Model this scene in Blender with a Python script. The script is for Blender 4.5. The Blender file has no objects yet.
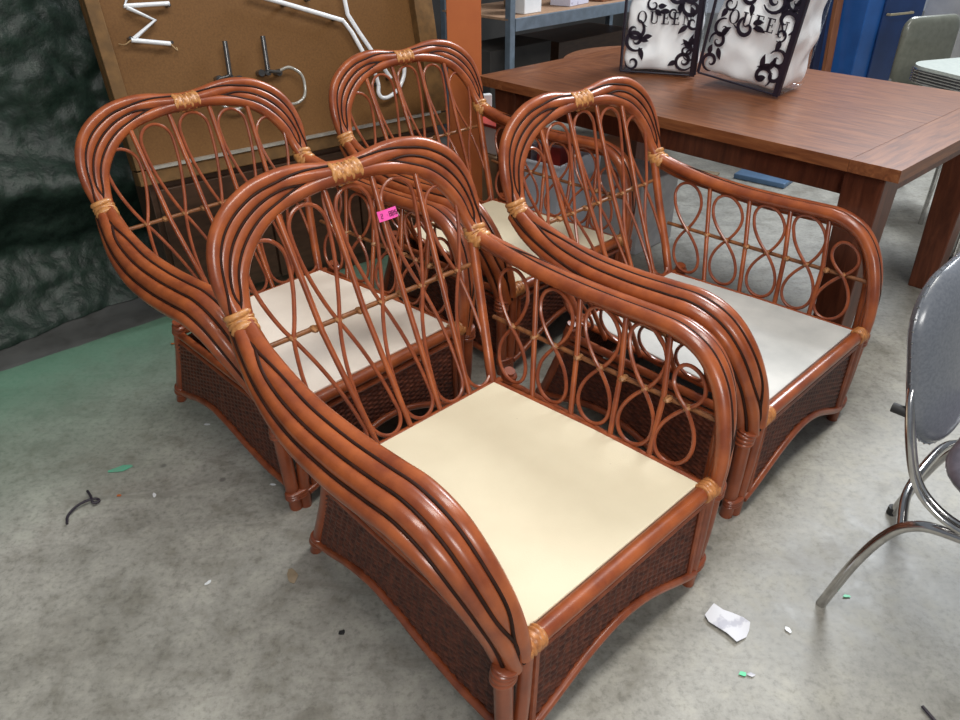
import bpy, math, random
from mathutils import Vector, Matrix, Euler
random.seed(7)
SC = bpy.context.scene
COL = SC.collection
PI = math.pi
V = Vector

# ------------------------------------------------------------------ materials
def newmat(name):
    m = bpy.data.materials.new(name); m.use_nodes = True
    nt = m.node_tree; b = nt.nodes['Principled BSDF']
    return m, nt, b

def ramp(nt, stops):
    r = nt.nodes.new('ShaderNodeValToRGB')
    el = r.color_ramp.elements
    while len(el) > 1: el.remove(el[-1])
    el[0].position = stops[0][0]; el[0].color = (*stops[0][1], 1)
    for p, c in stops[1:]:
        e = el.new(p); e.color = (*c, 1)
    return r

def noise(nt, scale, detail=4, vec=None, rough=.55, dist=0):
    n = nt.nodes.new('ShaderNodeTexNoise'); n.inputs['Scale'].default_value = scale
    n.inputs['Detail'].default_value = detail; n.inputs['Roughness'].default_value = rough
    n.inputs['Distortion'].default_value = dist
    if vec is not None: nt.links.new(vec, n.inputs['Vector'])
    return n

def coords(nt, scale=(1, 1, 1), kind='Object', rot=(0, 0, 0)):
    t = nt.nodes.new('ShaderNodeTexCoord'); mp = nt.nodes.new('ShaderNodeMapping')
    mp.inputs['Scale'].default_value = scale; mp.inputs['Rotation'].default_value = rot
    nt.links.new(t.outputs[kind], mp.inputs['Vector'])
    return mp.outputs['Vector']

def bump(nt, b, h, strength=.3, dist=.002):
    u = nt.nodes.new('ShaderNodeBump'); u.inputs['Strength'].default_value = strength
    u.inputs['Distance'].default_value = dist
    nt.links.new(h, u.inputs['Height']); nt.links.new(u.outputs['Normal'], b.inputs['Normal'])

def mix(nt, fac, a, b, mode='MIX'):
    m = nt.nodes.new('ShaderNodeMix'); m.data_type = 'RGBA'; m.blend_type = mode
    for s, v in ((0, fac), (6, a), (7, b)):
        if hasattr(v, 'is_output') or isinstance(v, bpy.types.NodeSocket): nt.links.new(v, m.inputs[s])
        else: m.inputs[s].default_value = v if s == 0 else (*v, 1)
    return m.outputs[2]

def simple(name, c1, c2=None, rough=.5, scale=20, metal=0, stretch=(1, 1, 1), bmp=0, bdist=.002, coat=0, spec=.5, lo=.35, hi=.65):
    m, nt, b = newmat(name)
    c2 = c2 or tuple(x*.8 for x in c1)
    vec = coords(nt, stretch)
    n = noise(nt, scale, 4, vec)
    r = ramp(nt, [(lo, c2), (hi, c1)])
    nt.links.new(n.outputs['Fac'], r.inputs['Fac']); nt.links.new(r.outputs['Color'], b.inputs['Base Color'])
    b.inputs['Roughness'].default_value = rough; b.inputs['Metallic'].default_value = metal
    b.inputs['Coat Weight'].default_value = coat; b.inputs['Coat Roughness'].default_value = .12
    b.inputs['Specular IOR Level'].default_value = spec
    if bmp: bump(nt, b, n.outputs['Fac'], bmp, bdist)
    return m

M = {}
M['pole'] = simple('rattan_pole', (.35, .088, .024), (.20, .043, .014), rough=.33, scale=14, coat=.2)
M['leg_pole'] = simple('dark_rattan_pole', (.27, .065, .022), (.17, .038, .014), rough=.34, scale=14, coat=.25)
M['thin'] = simple('rattan_thin', (.30, .074, .025), (.18, .040, .015), rough=.34, scale=22, coat=.25)
M['reed'] = simple('stain_shade_reed', (.035, .010, .005), (.018, .006, .003), rough=.65, scale=30, spec=.2)  # groove stain and the shade of the gaps in one dark colour
M['bind'] = simple('rattan_binding', (.58, .27, .085), (.33, .13, .038), rough=.42, scale=70, coat=.15)
M['bind_mid'] = simple('rattan_binding_brown', (.52, .21, .062), (.30, .105, .03), rough=.42, scale=70, coat=.15)
M['bind_dark'] = simple('rattan_binding_dark', (.47, .15, .042), (.30, .085, .025), rough=.42, scale=60, coat=.15)
M['rod'] = simple('olive_rattan_rod', (.27, .105, .036), (.16, .06, .022), rough=.4, scale=40)
M['tie'] = simple('thin_binding', (.46, .22, .085), (.24, .10, .038), rough=.5, scale=80)
M['wicker'] = simple('wicker_weave', (.135, .036, .017), (.05, .014, .008), rough=.48, scale=60, coat=.1)
def deck(name, c1, c2, sp):
    m, nt, b = newmat(name)
    n = noise(nt, 5, 5, coords(nt)); r = ramp(nt, [(.35, c2), (.65, c1)])
    nt.links.new(n.outputs['Fac'], r.inputs['Fac'])
    v = nt.nodes.new('ShaderNodeTexVoronoi'); v.inputs['Scale'].default_value = 9
    nt.links.new(coords(nt), v.inputs['Vector'])
    s = ramp(nt, [(.012, (1, 1, 1)), (.02, (0, 0, 0))]); nt.links.new(v.outputs['Distance'], s.inputs['Fac'])
    o = mix(nt, s.outputs['Color'], r.outputs['Color'], sp)
    nt.links.new(o, b.inputs['Base Color']); b.inputs['Roughness'].default_value = .75
    f = noise(nt, 450, 2, coords(nt)); bump(nt, b, f.outputs['Fac'], .25, .001)
    return m
M['deck_A'] = deck('cream_deck', (.72, .635, .46), (.66, .575, .41), (.56, .48, .34))
M['deck_B'] = deck('pale_deck', (.78, .69, .59), (.68, .59, .50), (.60, .50, .42))
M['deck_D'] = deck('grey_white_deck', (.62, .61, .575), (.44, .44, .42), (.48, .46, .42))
# -- wood table
def wood(name, dark, mid, light, stretch, rough=.36):
    m, nt, b = newmat(name)
    vec = coords(nt, stretch)
    n = noise(nt, 6, 6, vec, .6, .6); r = ramp(nt, [(.3, dark), (.5, mid), (.7, light)])
    nt.links.new(n.outputs['Fac'], r.inputs['Fac'])
    nt.links.new(r.outputs['Color'], b.inputs['Base Color'])
    b.inputs['Roughness'].default_value = rough; b.inputs['Coat Weight'].default_value = .04; b.inputs['Specular IOR Level'].default_value = .35
    b.inputs['Coat Roughness'].default_value = .18
    n2 = noise(nt, 40, 3, vec); bump(nt, b, n2.outputs['Fac'], .12, .001)
    return m
M['table'] = wood('cherry_wood', (.100, .030, .011), (.175, .060, .022), (.25, .095, .036), (1, 9, 9))
M['table_x'] = wood('cherry_wood_cross', (.100, .030, .011), (.175, .060, .022), (.25, .095, .036), (9, 1, 9))
M['table_leg'] = wood('dark_cherry_wood', (.060, .017, .009), (.10, .029, .014), (.15, .045, .022), (6, 6, 1), .4)
# -- floor
def floor_mat():
    m, nt, b = newmat('painted_concrete')
    L = nt.links
    tc = nt.nodes.new('ShaderNodeTexCoord'); P_ = tc.outputs['Object']
    big = noise(nt, 1.3, 6, P_, .6, .3); mid = noise(nt, 10, 10, P_, .72, .3); fine = noise(nt, 60, 4, P_, .7)
    r1 = ramp(nt, [(.30, (.225, .215, .185)), (.5, (.335, .322, .283)), (.70, (.44, .425, .375))])
    L.new(big.outputs['Fac'], r1.inputs['Fac'])
    r2 = ramp(nt, [(.36, (.72, .71, .68)), (.50, (.96, .96, .96)), (.63, (1.13, 1.13, 1.11))]); L.new(mid.outputs['Fac'], r2.inputs['Fac'])
    c = mix(nt, 1.0, r1.outputs['Color'], r2.outputs['Color'], 'MULTIPLY')
    r3 = ramp(nt, [(.35, (.74, .74, .73)), (.48, (.97, .97, .97)), (.66, (1.08, 1.08, 1.08))]); L.new(fine.outputs['Fac'], r3.inputs['Fac'])
    c = mix(nt, 1.0, c, r3.outputs['Color'], 'MULTIPLY')
    # trowel swirls and smudges of dirt
    sm = noise(nt, 2.2, 8, coords(nt, (1, 3.2, 1), rot=(0, 0, -.75)), .7, 1.2)
    r4 = ramp(nt, [(.53, (0, 0, 0)), (.70, (.6, .6, .6))]); L.new(sm.outputs['Fac'], r4.inputs['Fac'])
    c = mix(nt, r4.outputs['Color'], c, (.17, .155, .13))
    vo = nt.nodes.new('ShaderNodeTexVoronoi'); vo.inputs['Scale'].default_value = 4.5; vo.inputs['Randomness'].default_value = 1
    L.new(P_, vo.inputs['Vector'])
    r5 = ramp(nt, [(.03, (.75, .75, .75)), (.055, (0, 0, 0))]); L.new(vo.outputs['Distance'], r5.inputs['Fac'])
    c = mix(nt, r5.outputs['Color'], c, (.13, .12, .11))
    # worn green paint band along the tarp
    mp = nt.nodes.new('ShaderNodeVectorMath'); mp.operation = 'DOT_PRODUCT'; mp.inputs[1].default_value = (-.66, .75, 0)
    L.new(P_, mp.inputs[0])
    wob = nt.nodes.new('ShaderNodeMath'); wob.operation = 'MULTIPLY_ADD'; wob.inputs[1].default_value = .5; wob.inputs[2].default_value = -.25
    L.new(mid.outputs['Fac'], wob.inputs[0])
    ad = nt.nodes.new('ShaderNodeMath'); ad.operation = 'ADD'; L.new(mp.outputs['Value'], ad.inputs[0]); L.new(wob.outputs[0], ad.inputs[1])
    mr = nt.nodes.new('ShaderNodeMapRange'); mr.inputs['From Min'].default_value = 1.85; mr.inputs['From Max'].default_value = 2.75
    L.new(ad.outputs[0], mr.inputs['Value'])
    r6 = ramp(nt, [(0, (0, 0, 0)), (.55, (.35, .35, .35)), (1, (.80, .80, .80))]); L.new(mr.outputs['Result'], r6.inputs['Fac'])
    xx = nt.nodes.new('ShaderNodeSeparateXYZ'); L.new(P_, xx.inputs[0])
    mx = nt.nodes.new('ShaderNodeMapRange'); mx.inputs['From Min'].default_value = -.1; mx.inputs['From Max'].default_value = .5
    mx.inputs['To Min'].default_value = 1; mx.inputs['To Max'].default_value = 0
    L.new(xx.outputs['X'], mx.inputs['Value'])
    mm = nt.nodes.new('ShaderNodeMath'); mm.operation = 'MULTIPLY'; L.new(r6.outputs['Color'], mm.inputs[0]); L.new(mx.outputs['Result'], mm.inputs[1])
    c = mix(nt, mm.outputs[0], c, (.075, .21, .13))
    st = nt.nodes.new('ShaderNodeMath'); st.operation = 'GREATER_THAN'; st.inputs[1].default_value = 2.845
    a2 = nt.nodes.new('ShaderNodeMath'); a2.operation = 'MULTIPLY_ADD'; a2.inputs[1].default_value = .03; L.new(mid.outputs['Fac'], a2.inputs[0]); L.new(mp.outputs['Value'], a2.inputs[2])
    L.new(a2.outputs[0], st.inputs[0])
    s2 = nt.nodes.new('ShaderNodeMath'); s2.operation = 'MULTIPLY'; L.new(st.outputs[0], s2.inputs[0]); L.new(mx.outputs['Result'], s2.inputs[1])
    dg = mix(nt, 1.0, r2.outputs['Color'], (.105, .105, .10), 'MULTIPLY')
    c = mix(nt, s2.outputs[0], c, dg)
    L.new(c, b.inputs['Base Color'])
    b.inputs['Roughness'].default_value = .5
    rr = ramp(nt, [(.3, (.36, .36, .36)), (.7, (.62, .62, .62))]); L.new(mid.outputs['Fac'], rr.inputs['Fac']); L.new(rr.outputs['Color'], b.inputs['Roughness'])
    bump(nt, b, fine.outputs['Fac'], .15, .002)
    return m
M['floor'] = floor_mat()
M['tarp'] = simple('dark_green_tarp', (.017, .034, .024), (.008, .017, .012), rough=.46, scale=30, bmp=.6, bdist=.008, spec=.4)
M['wall'] = simple('dark_warehouse_wall', (.055, .05, .046), (.03, .028, .026), rough=.8, scale=3)
M['sign_face'] = simple('brown_sign_face', (.175, .083, .025), (.130, .060, .018), rough=.6, spec=.25, scale=150, lo=.3, hi=.7)
M['sign_frame'] = simple('brown_sign_frame', (.175, .092, .032), (.12, .065, .024), rough=.6, spec=.25, scale=30)
M['alu'] = simple('aluminium_lip', (.50, .48, .42), (.34, .32, .27), rough=.4, scale=20, metal=.5)
M['neon'] = simple('white_glass_tube', (.86, .88, .90), (.74, .76, .79), rough=.12, scale=10, coat=.6)
M['neonblk'] = simple('blacked_out_tube', (.03, .03, .03), (.05, .045, .04), rough=.22, scale=30, coat=.5)
M['neonclr'] = simple('unlit_clear_tube', (.40, .39, .35), (.28, .26, .22), rough=.1, scale=30, coat=.8)
M['cable'] = simple('tan_wire', (.45, .30, .15), rough=.6)
M['cabinet'] = simple('dark_brown_cabinet', (.085, .043, .024), (.055, .028, .016), rough=.45, scale=12, stretch=(1, 1, 5))
M['orange'] = simple('orange_painted_board', (.50, .135, .032), (.42, .105, .025), rough=.55, scale=4)
M['shelfmetal'] = simple('blue_grey_steel', (.165, .21, .26), (.12, .155, .19), rough=.4, scale=15, metal=.2)
M['shelfboard'] = simple('chipboard', (.42, .26, .16), (.30, .18, .11), rough=.7, scale=60)
M['white'] = simple('white_card', (.78, .79, .80), (.66, .67, .68), rough=.5, scale=6)
M['card'] = simple('cardboard', (.40, .27, .155), (.30, .20, .11), rough=.8, scale=14)
M['redp'] = simple('red_plastic', (.50, .05, .035), rough=.4)
M['palebl'] = simple('pale_blue_plastic', (.46, .55, .72), (.34, .42, .58), rough=.35, scale=5)
M['palew'] = simple('bluish_white_plastic', (.86, .90, .97), (.78, .83, .93), rough=.35, scale=5)
M['cartgrey'] = simple('pale_grey_card', (.55, .54, .54), (.44, .43, .44), rough=.7)
M['greyp'] = simple('grey_cloth', (.24, .25, .27), (.13, .14, .15), rough=.7, scale=12, bmp=.4)
M['blue'] = simple('blue_painted_steel', (.009, .040, .15), (.006, .027, .105), rough=.38, scale=6, coat=.2)
M['blueedge'] = simple('bright_blue_painted_steel', (.020, .11, .37), (.016, .085, .29), rough=.38, scale=6, coat=.2)
M['gold'] = simple('aged_brass', (.50, .43, .28), rough=.3, metal=.6)
M['vinyl'] = simple('grey_vinyl', (.135, .145, .165), (.105, .115, .135), rough=.27, scale=160, bmp=.12, bdist=.001, coat=.35)
M['vinyl_g'] = simple('greenish_grey_vinyl', (.15, .155, .125), (.12, .125, .10), rough=.3, scale=40, coat=.3)
M['vinyl_p'] = simple('mauve_grey_vinyl', (.135, .12, .145), (.10, .09, .11), rough=.32, scale=60, coat=.3)
M['chrome'] = simple('chrome', (.62, .61, .60), (.48, .47, .46), rough=.16, scale=40, metal=1)
M['rubber'] = simple('black_rubber', (.02, .02, .02), rough=.6)
M['formica'] = simple('pale_grey_formica', (.46, .50, .46), (.40, .44, .41), rough=.35, scale=60)
M['cream_w'] = simple('cream_painted_wood', (.62, .58, .49), (.52, .49, .42), rough=.5, scale=9)
M['plank'] = simple('reddish_brown_plank', (.30, .12, .055), (.20, .075, .035), rough=.5, scale=8, stretch=(6, 6, 1))
M['navy'] = simple('navy_panel', (.015, .022, .06), rough=.4)
M['print'] = simple('black_print', (.012, .010, .022), rough=.3, coat=.4)
M['puff'] = simple('white_comforter', (.90, .92, .93), (.86, .89, .91), rough=.7, scale=12, bmp=.3, bdist=.006)
M['lav'] = simple('pale_floral_fabric', (.55, .55, .66), (.18, .13, .22), rough=.8, scale=14, lo=.30, hi=.42)
M['pink'] = simple('pink_sticker', (.90, .10, .42), (.80, .08, .36), rough=.5)
M['ink'] = simple('purple_ink', (.10, .01, .05), rough=.6)
M['paper'] = simple('crumpled_paper', (.60, .60, .63), (.42, .42, .47), rough=.6, scale=22, lo=.42, hi=.50)
M['greenbit'] = simple('green_foil', (.04, .62, .27), (.08, .5, .25), rough=.4)
M['greenpaint'] = simple('green_paint_chip', (.12, .42, .27), (.16, .36, .25), rough=.6, scale=80)
M['tan'] = simple('dry_tan_scrap', (.34, .26, .17), (.24, .18, .11), rough=.8)
M['purpl'] = simple('black_purple_cord', (.025, .018, .028), rough=.5)
def clearplastic():
    m, nt, b = newmat('clear_plastic_film')
    tr = nt.nodes.new('ShaderNodeBsdfTransparent'); gl = nt.nodes.new('ShaderNodeBsdfGlossy')
    gl.inputs['Roughness'].default_value = .08; gl.inputs['Color'].default_value = (.9, .95, 1, 1)
    fr = nt.nodes.new('ShaderNodeFresnel'); fr.inputs['IOR'].default_value = 1.45
    n = noise(nt, 9, 4, coords(nt)); bp = nt.nodes.new('ShaderNodeBump'); bp.inputs['Strength'].default_value = .6; bp.inputs['Distance'].default_value = .02
    nt.links.new(n.outputs['Fac'], bp.inputs['Height']); nt.links.new(bp.outputs['Normal'], gl.inputs['Normal']); nt.links.new(bp.outputs['Normal'], fr.inputs['Normal'])
    mx = nt.nodes.new('ShaderNodeMixShader'); hf = nt.nodes.new('ShaderNodeMath'); hf.operation = 'MULTIPLY'; hf.inputs[1].default_value = .22; nt.links.new(fr.outputs[0], hf.inputs[0]); nt.links.new(hf.outputs[0], mx.inputs[0]); nt.links.new(tr.outputs[0], mx.inputs[1]); nt.links.new(gl.outputs[0], mx.inputs[2])
    nt.links.new(mx.outputs[0], nt.nodes['Material Output'].inputs['Surface'])
    return m
M['film'] = clearplastic()

# ------------------------------------------------------------------ mesh helpers
class MB:
    def __init__(s): s.v = []; s.f = []
    def add(s, vs, fs):
        o = len(s.v); s.v += [tuple(p) for p in vs]; s.f += [tuple(i+o for i in f) for f in fs]; return s
    def box(s, c, size, rot=None):
        c = V(c); h = [x/2 for x in size]
        vs = [V((x*h[0], y*h[1], z*h[2])) for x in (-1, 1) for y in (-1, 1) for z in (-1, 1)]
        if rot is not None: vs = [rot @ p for p in vs]
        return s.add([c+p for p in vs], [(0, 1, 3, 2), (4, 6, 7, 5), (0, 4, 5, 1), (2, 3, 7, 6), (0, 2, 6, 4), (1, 5, 7, 3)])
    def poly(s, pts, n, t):     # flat outline given thickness t along n
        pts = [V(p) for p in pts]; n = V(n); k = len(pts)
        vs = pts+[p+n*t for p in pts]
        fs = [tuple(range(k))[::-1], tuple(range(k, 2*k))]+[(i, (i+1) % k, k+(i+1) % k, k+i) for i in range(k)]
        return s.add(vs, fs)
    def tube(s, pts, r, n=10, closed=False, up=None, ell=(1, 1), cap=True):
        pts = [V(p) for p in pts]; N = len(pts)
        rs = list(r) if hasattr(r, '__len__') else [r]*N
        T = []
        for i in range(N):
            a = pts[(i-1) % N] if (closed or i > 0) else pts[i]
            b = pts[(i+1) % N] if (closed or i < N-1) else pts[i]
            t = (b-a); T.append(t.normalized() if t.length > 1e-9 else V((0, 0, 1)))
        u = V(up) if up is not None else (V((0, 0, 1)) if abs(T[0].z) < .9 else V((1, 0, 0)))
        vs = []; nrm = (u-T[0]*u.dot(T[0])).normalized()
        for i in range(N):
            base = V(up) if up is not None else nrm
            q = base-T[i]*base.dot(T[i])
            nrm = q.normalized() if q.length > 1e-6 else nrm
            bn = T[i].cross(nrm)
            for k in range(n):
                a = 2*PI*k/n
                vs.append(pts[i]+nrm*math.cos(a)*rs[i]*ell[0]+bn*math.sin(a)*rs[i]*ell[1])
        fs = []
        for i in range(N if closed else N-1):
            j = (i+1) % N
            for k in range(n):
                l = (k+1) % n; fs.append((i*n+k, i*n+l, j*n+l, j*n+k))
        if cap and not closed:
            fs.append(tuple(range(n))[::-1]); fs.append(tuple((N-1)*n+k for k in range(n)))
        return s.add(vs, fs)
    def build(s, name, mat, parent=None, smooth=True, angle=40):
        me = bpy.data.meshes.new(name); me.from_pydata([tuple(p) for p in s.v], [], s.f); me.update()
        if smooth:
            me.polygons.foreach_set('use_smooth', [True]*len(me.polygons))
            try: me.set_sharp_from_angle(angle=math.radians(angle))
            except Exception: pass
        me.materials.append(M[mat] if isinstance(mat, str) else mat)
        o = bpy.data.objects.new(name, me); COL.objects.link(o)
        if parent: o.parent = parent
        return o

def crom(pts, n=8):
    pts = [V(p) for p in pts]; out = []
    P = [pts[0]*2-pts[1]]+pts+[pts[-1]*2-pts[-2]]
    for i in range(1, len(P)-2):
        a, b, c, d = P[i-1:i+3]
        for k in range(n):
            t = k/n
            out.append(.5*((2*b)+(c-a)*t+(2*a-5*b+4*c-d)*t*t+(3*b-3*c+d-a)*t**3))
    out.append(pts[-1]); return out

def empty(name, loc, rz=0, label=None, cat=None, group=None):
    o = bpy.data.objects.new(name, None); COL.objects.link(o); o.empty_display_size = .1
    o.location = loc; o.rotation_euler = (0, 0, rz)
    tag(o, label, cat, group); return o
def tag(o, label=None, cat=None, group=None, kind=None):
    if label: o['label'] = label
    if cat: o['category'] = cat
    if group: o['group'] = group
    if kind: o['kind'] = kind
    return o
def bevel(o, w=.004, seg=2):
    m = o.modifiers.new('bevel', 'BEVEL'); m.width = w; m.segments = seg; m.limit_method = 'ANGLE'; return o
def lerp(a, b, t): return a+(b-a)*t
def interp(x, xs, ys):
    if x <= xs[0]: return ys[0]
    for i in range(len(xs)-1):
        if x <= xs[i+1]: return lerp(ys[i], ys[i+1], (x-xs[i])/(xs[i+1]-xs[i]))
    return ys[-1]
KIDS = {}
def copy_tree(o, parent=None, swap=None):
    c = o.copy(); COL.objects.link(c); c.parent = parent
    if swap and o.name.split('.')[0] in swap:
        c.data = o.data.copy(); c.data.materials[0] = M[swap[o.name.split('.')[0]]]
    for ch in list(o.children): copy_tree(ch, c, swap)
    return c

# ------------------------------------------------------------------ rattan armchair (local: +y front, +x the sitter's right)
def back_y(z): return .35422765*z*z-.86472262*z-.0806413
def make_chair():
    root = empty('rattan_armchair', (0, 0, 0))
    # --- back hoop: four poles, pinched at crest and sides, spread at the shoulders
    HI = [(0, .897), (.06, .897), (.12, .889), (.18, .874), (.235, .847), (.278, .809), (.309, .765), (.326, .715), (.336, .670)]
    HO = [(0, .915), (.06, .921), (.12, .931), (.18, .932), (.245, .918), (.308, .882), (.348, .830), (.364, .757), (.353, .670)]
    def hoop(i):
        t = i/3; pts = []
        half = [(lerp(a[0], b[0], t), lerp(a[1], b[1], t)) for a, b in zip(HI, HO)]
        full = [(-x, z) for x, z in half[::-1][:-1]]+half
        k = len(half)
        for j, (x, z) in enumerate(full):
            m = abs(j-(k-1))
            gap = math.hypot(HO[m][0]-HI[m][0], HO[m][1]-HI[m][1])/3
            st = math.sqrt(max(0, (.0165**2-gap**2)))/2
            pts.append(V((x, back_y(z)+st*(1 if i % 2 else -1)*-1, z)))
        return crom(pts, 7)
    rad = [.0168, .0148, .0148, .0155]
    hp = [hoop(i) for i in range(4)]
    for i in range(4):
        N = len(hp[i]); MB().tube(hp[i], rad[i], 12).build('hoop_pole', 'pole', root)
    def valley(pa, pb, Ra, ref, rr):
        """dark reed standing in for stain and gap shade in the groove between two poles"""
        mid = []; lat = []
        for k, (a, b) in enumerate(zip(pa, pb)):
            t = pa[min(k+1, len(pa)-1)]-pa[max(k-1, 0)]; t.normalize()
            d = (b-a); d = (d-t*d.dot(t)); gap = d.length; d.normalize(); nn = t.cross(d).normalized()
            m = (a+b)/2
            if nn.dot(ref(m)) < 0: nn = -nn
            h = math.sqrt(max(0, (Ra+rr)**2-(gap/2)**2)) if gap/2 < Ra+rr else 0
            mid.append(m+nn*(h-.0016)); lat.append((d, nn))
        MB().tube(mid, rr, 8).build('stain_shade_reed', 'reed', root)
    for i in range(3):
        valley(hp[i], hp[i+1], .0146, lambda m: V((0, .8, .6)), .0030)
        mid = [(a+b)/2-V((0, .0075, .004)) for a, b in zip(hp[i], hp[i+1])]
        MB().tube(mid, .0042, 6).build('rear_stain_shade_reed', 'reed', root)  # rear grooves: stain and gap shade as a dark strip
    # crest binding, woven
    def sleeve(name, pts, r, ell, up, wraps, mat, weave=False, n=28):
        P_ = []; R_ = []
        K = wraps*6
        cp = crom(pts, 12)
        for k in range(K+1):
            f = k/K*(len(cp)-1); a = int(min(f, len(cp)-2)); P_.append(cp[a].lerp(cp[a+1], f-a))
            R_.append(r+.0028*abs(math.sin(PI*k/6)))
        mb = MB(); mb.tube(P_, R_, n, up=up, ell=ell)
        if weave:
            vs = mb.v
            for k in range(K+1):
                for q in range(n):
                    p = V(vs[k*n+q]); c = P_[k]; s_ = 1+.045*math.sin(PI*k/6)*(1 if (q//2) % 2 else -1)
                    vs[k*n+q] = tuple(c+(p-c)*s_)
        return mb.build(name, mat, root, angle=80)
    cz = [(x, back_y(.906), .906+(-.004 if abs(x) < .01 else 0)) for x in (-.038, .004, .046)]
    sleeve('crest_binding', cz, .0245, (1.0, 1.0), (0, -.3, 1), 7, 'bind', True)
    # --- arms
    G = [(.337, -.500, .670), (.350, -.42, .645), (.361, -.30, .628), (.368, -.18, .618), (.370, -.05, .618), (.368, .06, .623), (.364, .135, .623),
         (.359, .205, .597), (.350, .257, .540), (.335, .290, .465), (.320, .302, .385), (.307, .305, .310)]
    DU = [0, .029, .054, .069]; DN = [0, -.001, -.014, -.040]
    WF = [.33, .50, .80, .97, 1.04, 1.06, 1.06, 1.03, .95, .76, .52, .36]
    def arm(i, s):
        pts = []
        for j, g in enumerate(G):
            a = V(G[max(0, j-1)]); b = V(G[min(len(G)-1, j+1)]); t = (b-a); t.x = 0; t.normalize()
            nrm = V((0, -t.z, t.y))
            w = WF[j]; p = V(g)+V((1, 0, 0))*DU[i]*w+nrm*DN[i]*w
            gap = .027*w; st = math.sqrt(max(0, .020**2-gap**2))/2*.8
            p += nrm*st*(1 if i % 2 else -1)*-1
            if i and j >= 9: p.z -= (.010, .022, .034)[i-1]*(j-8)/3
            p.x *= s; pts.append(p)
        return crom(pts, 8)
    ar = [.0180, .0172, .0176, .0176]
    for s in (1, -1):
        ap = [arm(i, s) for i in range(4)]
        for i in range(4):
            N = len(ap[i]); MB().tube(ap[i], [ar[i]*interp(k/N, [0, .12, .85, 1], [.88, 1, 1, .85]) for k in range(N)], 12).build('arm_pole', 'pole', root)
        for i in range(3):
            valley(ap[i], ap[i+1], .0163, lambda m, s=s: m-V((.22*s, -.05, .30)), .0036)
        # side binding where hoop and arm meet
        a = V((.347*s, back_y(.695)-.002, .693)); b = V((.345*s, -.500, .670)); c = V((.349*s, -.474, .655))
        sleeve('side_binding', [a, b, c], .0265, (1.12, 1.0), (s, 0, .3), 4, 'bind')
        # back post to the seat
        MB().tube([V((.330*s, -.500, .67)), V((.300*s, -.440, .535)), V((.258*s, -.368, .415)), V((.236*s, -.325, .32)), V((.236*s, -.322, .28))], .0135, 12).build('back_post', 'pole', root)
        # front corner posts and feet
        MB().tube([(.297*s, .306, .335), (.299*s, .303, .17), (.303*s, .296, .0)], [.0155, .0155, .0160], 12).build('leg', 'leg_pole', root)
        MB().tube([(.344*s, .296, .285), (.338*s, .293, .15), (.328*s, .285, .0)], [.0190, .0185, .0180], 12).build('leg', 'leg_pole', root)
        MB().tube([(.272*s, .309, .29), (.274*s, .307, .06)], .0075, 8).build('corner_reed', 'thin', root)
        sleeve('front_corner_binding', [(.262*s, .305, .322), (.284*s, .306, .323), (.307*s, .305, .318)], .0212, (1, 1), (0, 0, 1), 5, 'bind_mid')
        sleeve('arm_end_binding', [(.338*s, .298, .302), (.342*s, .296, .285), (.343*s, .295, .262)], .0215, (1.15, 1.0), (s, 0, 0), 4, 'leg_pole')
        sleeve('foot_binding', [(.3185*s, .294, .070), (.3185*s, .2925, .045)], .0225, (1.6, .92), (s, 0, 0), 3, 'leg_pole')
        # rear legs splay backwards
        MB().tube([(.292*s, -.315, .345), (.293*s, -.350, .22), (.298*s, -.435, .0)], .0160, 12).build('leg', 'leg_pole', root)
        sleeve('rear_corner_binding', [(.291*s, -.312, .335), (.292*s, -.325, .30)], .0185, (1, 1), (0, 1, 0), 3, 'leg_pole')
        sleeve('rear_foot_binding', [(.2965*s, -.410, .07), (.2975*s, -.425, .035)], .0185, (1, 1), (0, 1, 0), 2, 'leg_pole')
    # --- seat frame rails
    zt = .322
    MB().tube([(-.285, .305, zt), (.285, .305, zt)], .0185, 14).build('front_rail', 'pole', root)
    MB().tube([(-.280, .307, .288), (.280, .307, .288)], .009, 8).build('trim_rail', 'thin', root)
    MB().tube([(-.262, -.322, .325), (.262, -.322, .325)], .010, 10).build('rear_rail', 'pole', root)
    MB().tube([(-.290, -.330, .300), (.290, -.330, .300)], .011, 10).build('rear_rail', 'pole', root)
    for s in (1, -1):
        MB().tube([(.240*s, -.322, .327), (.270*s, -.02, .327), (.284*s, .30, .327)], .0095, 10).build('side_rail', 'pole', root)
        MB().tube([(.293*s, -.325, .300), (.300*s, -.02, .300), (.306*s, .30, .300)], .0125, 10).build('side_rail', 'pole', root)
        MB().tube([(.299*s, -.325, .277), (.306*s, -.02, .277), (.312*s, .29, .277)], .006, 8).build('trim_rail', 'thin', root)
    dk = MB(); dp = [(-.232, -.315), (.232, -.315), (.262, .0), (.276, .288), (-.276, .288), (-.262, .0)]
    dk.poly([(x, y, .325) for x, y in dp], (0, 0, 1), .012)
    bevel(dk.build('seat_panel', 'deck_A', root, smooth=False), .003)
    # --- wicker base panels + arched bottom rails
    def wicker(P0, P1, zc, ztop, out):
        P0 = V(P0); P1 = V(P1); d = P1-P0; L = d.length; e = d/L; out = V(out)
        st = .0195; pz = .0078; nu = int(L/st*4); nv = int((ztop)/pz*3.0)
        mb = MB(); idx = {}
        for a in range(nu+1):
            x = a/nu*L
            for b in range(nv+1):
                z = ztop-b/nv*ztop*1.0
                ph = math.sin(PI*x/st)*(1 if int(z/pz) % 2 else -1)
                h = .0024*ph+.0022*abs(math.sin(PI*z/pz))
                idx[(a, b)] = len(mb.v)
                sl = flare(x/L, z) if flare else V((0, 0, 0))
                mb.v.append(tuple(P0+e*x+V((0, 0, z))+out*h+sl))
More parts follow.
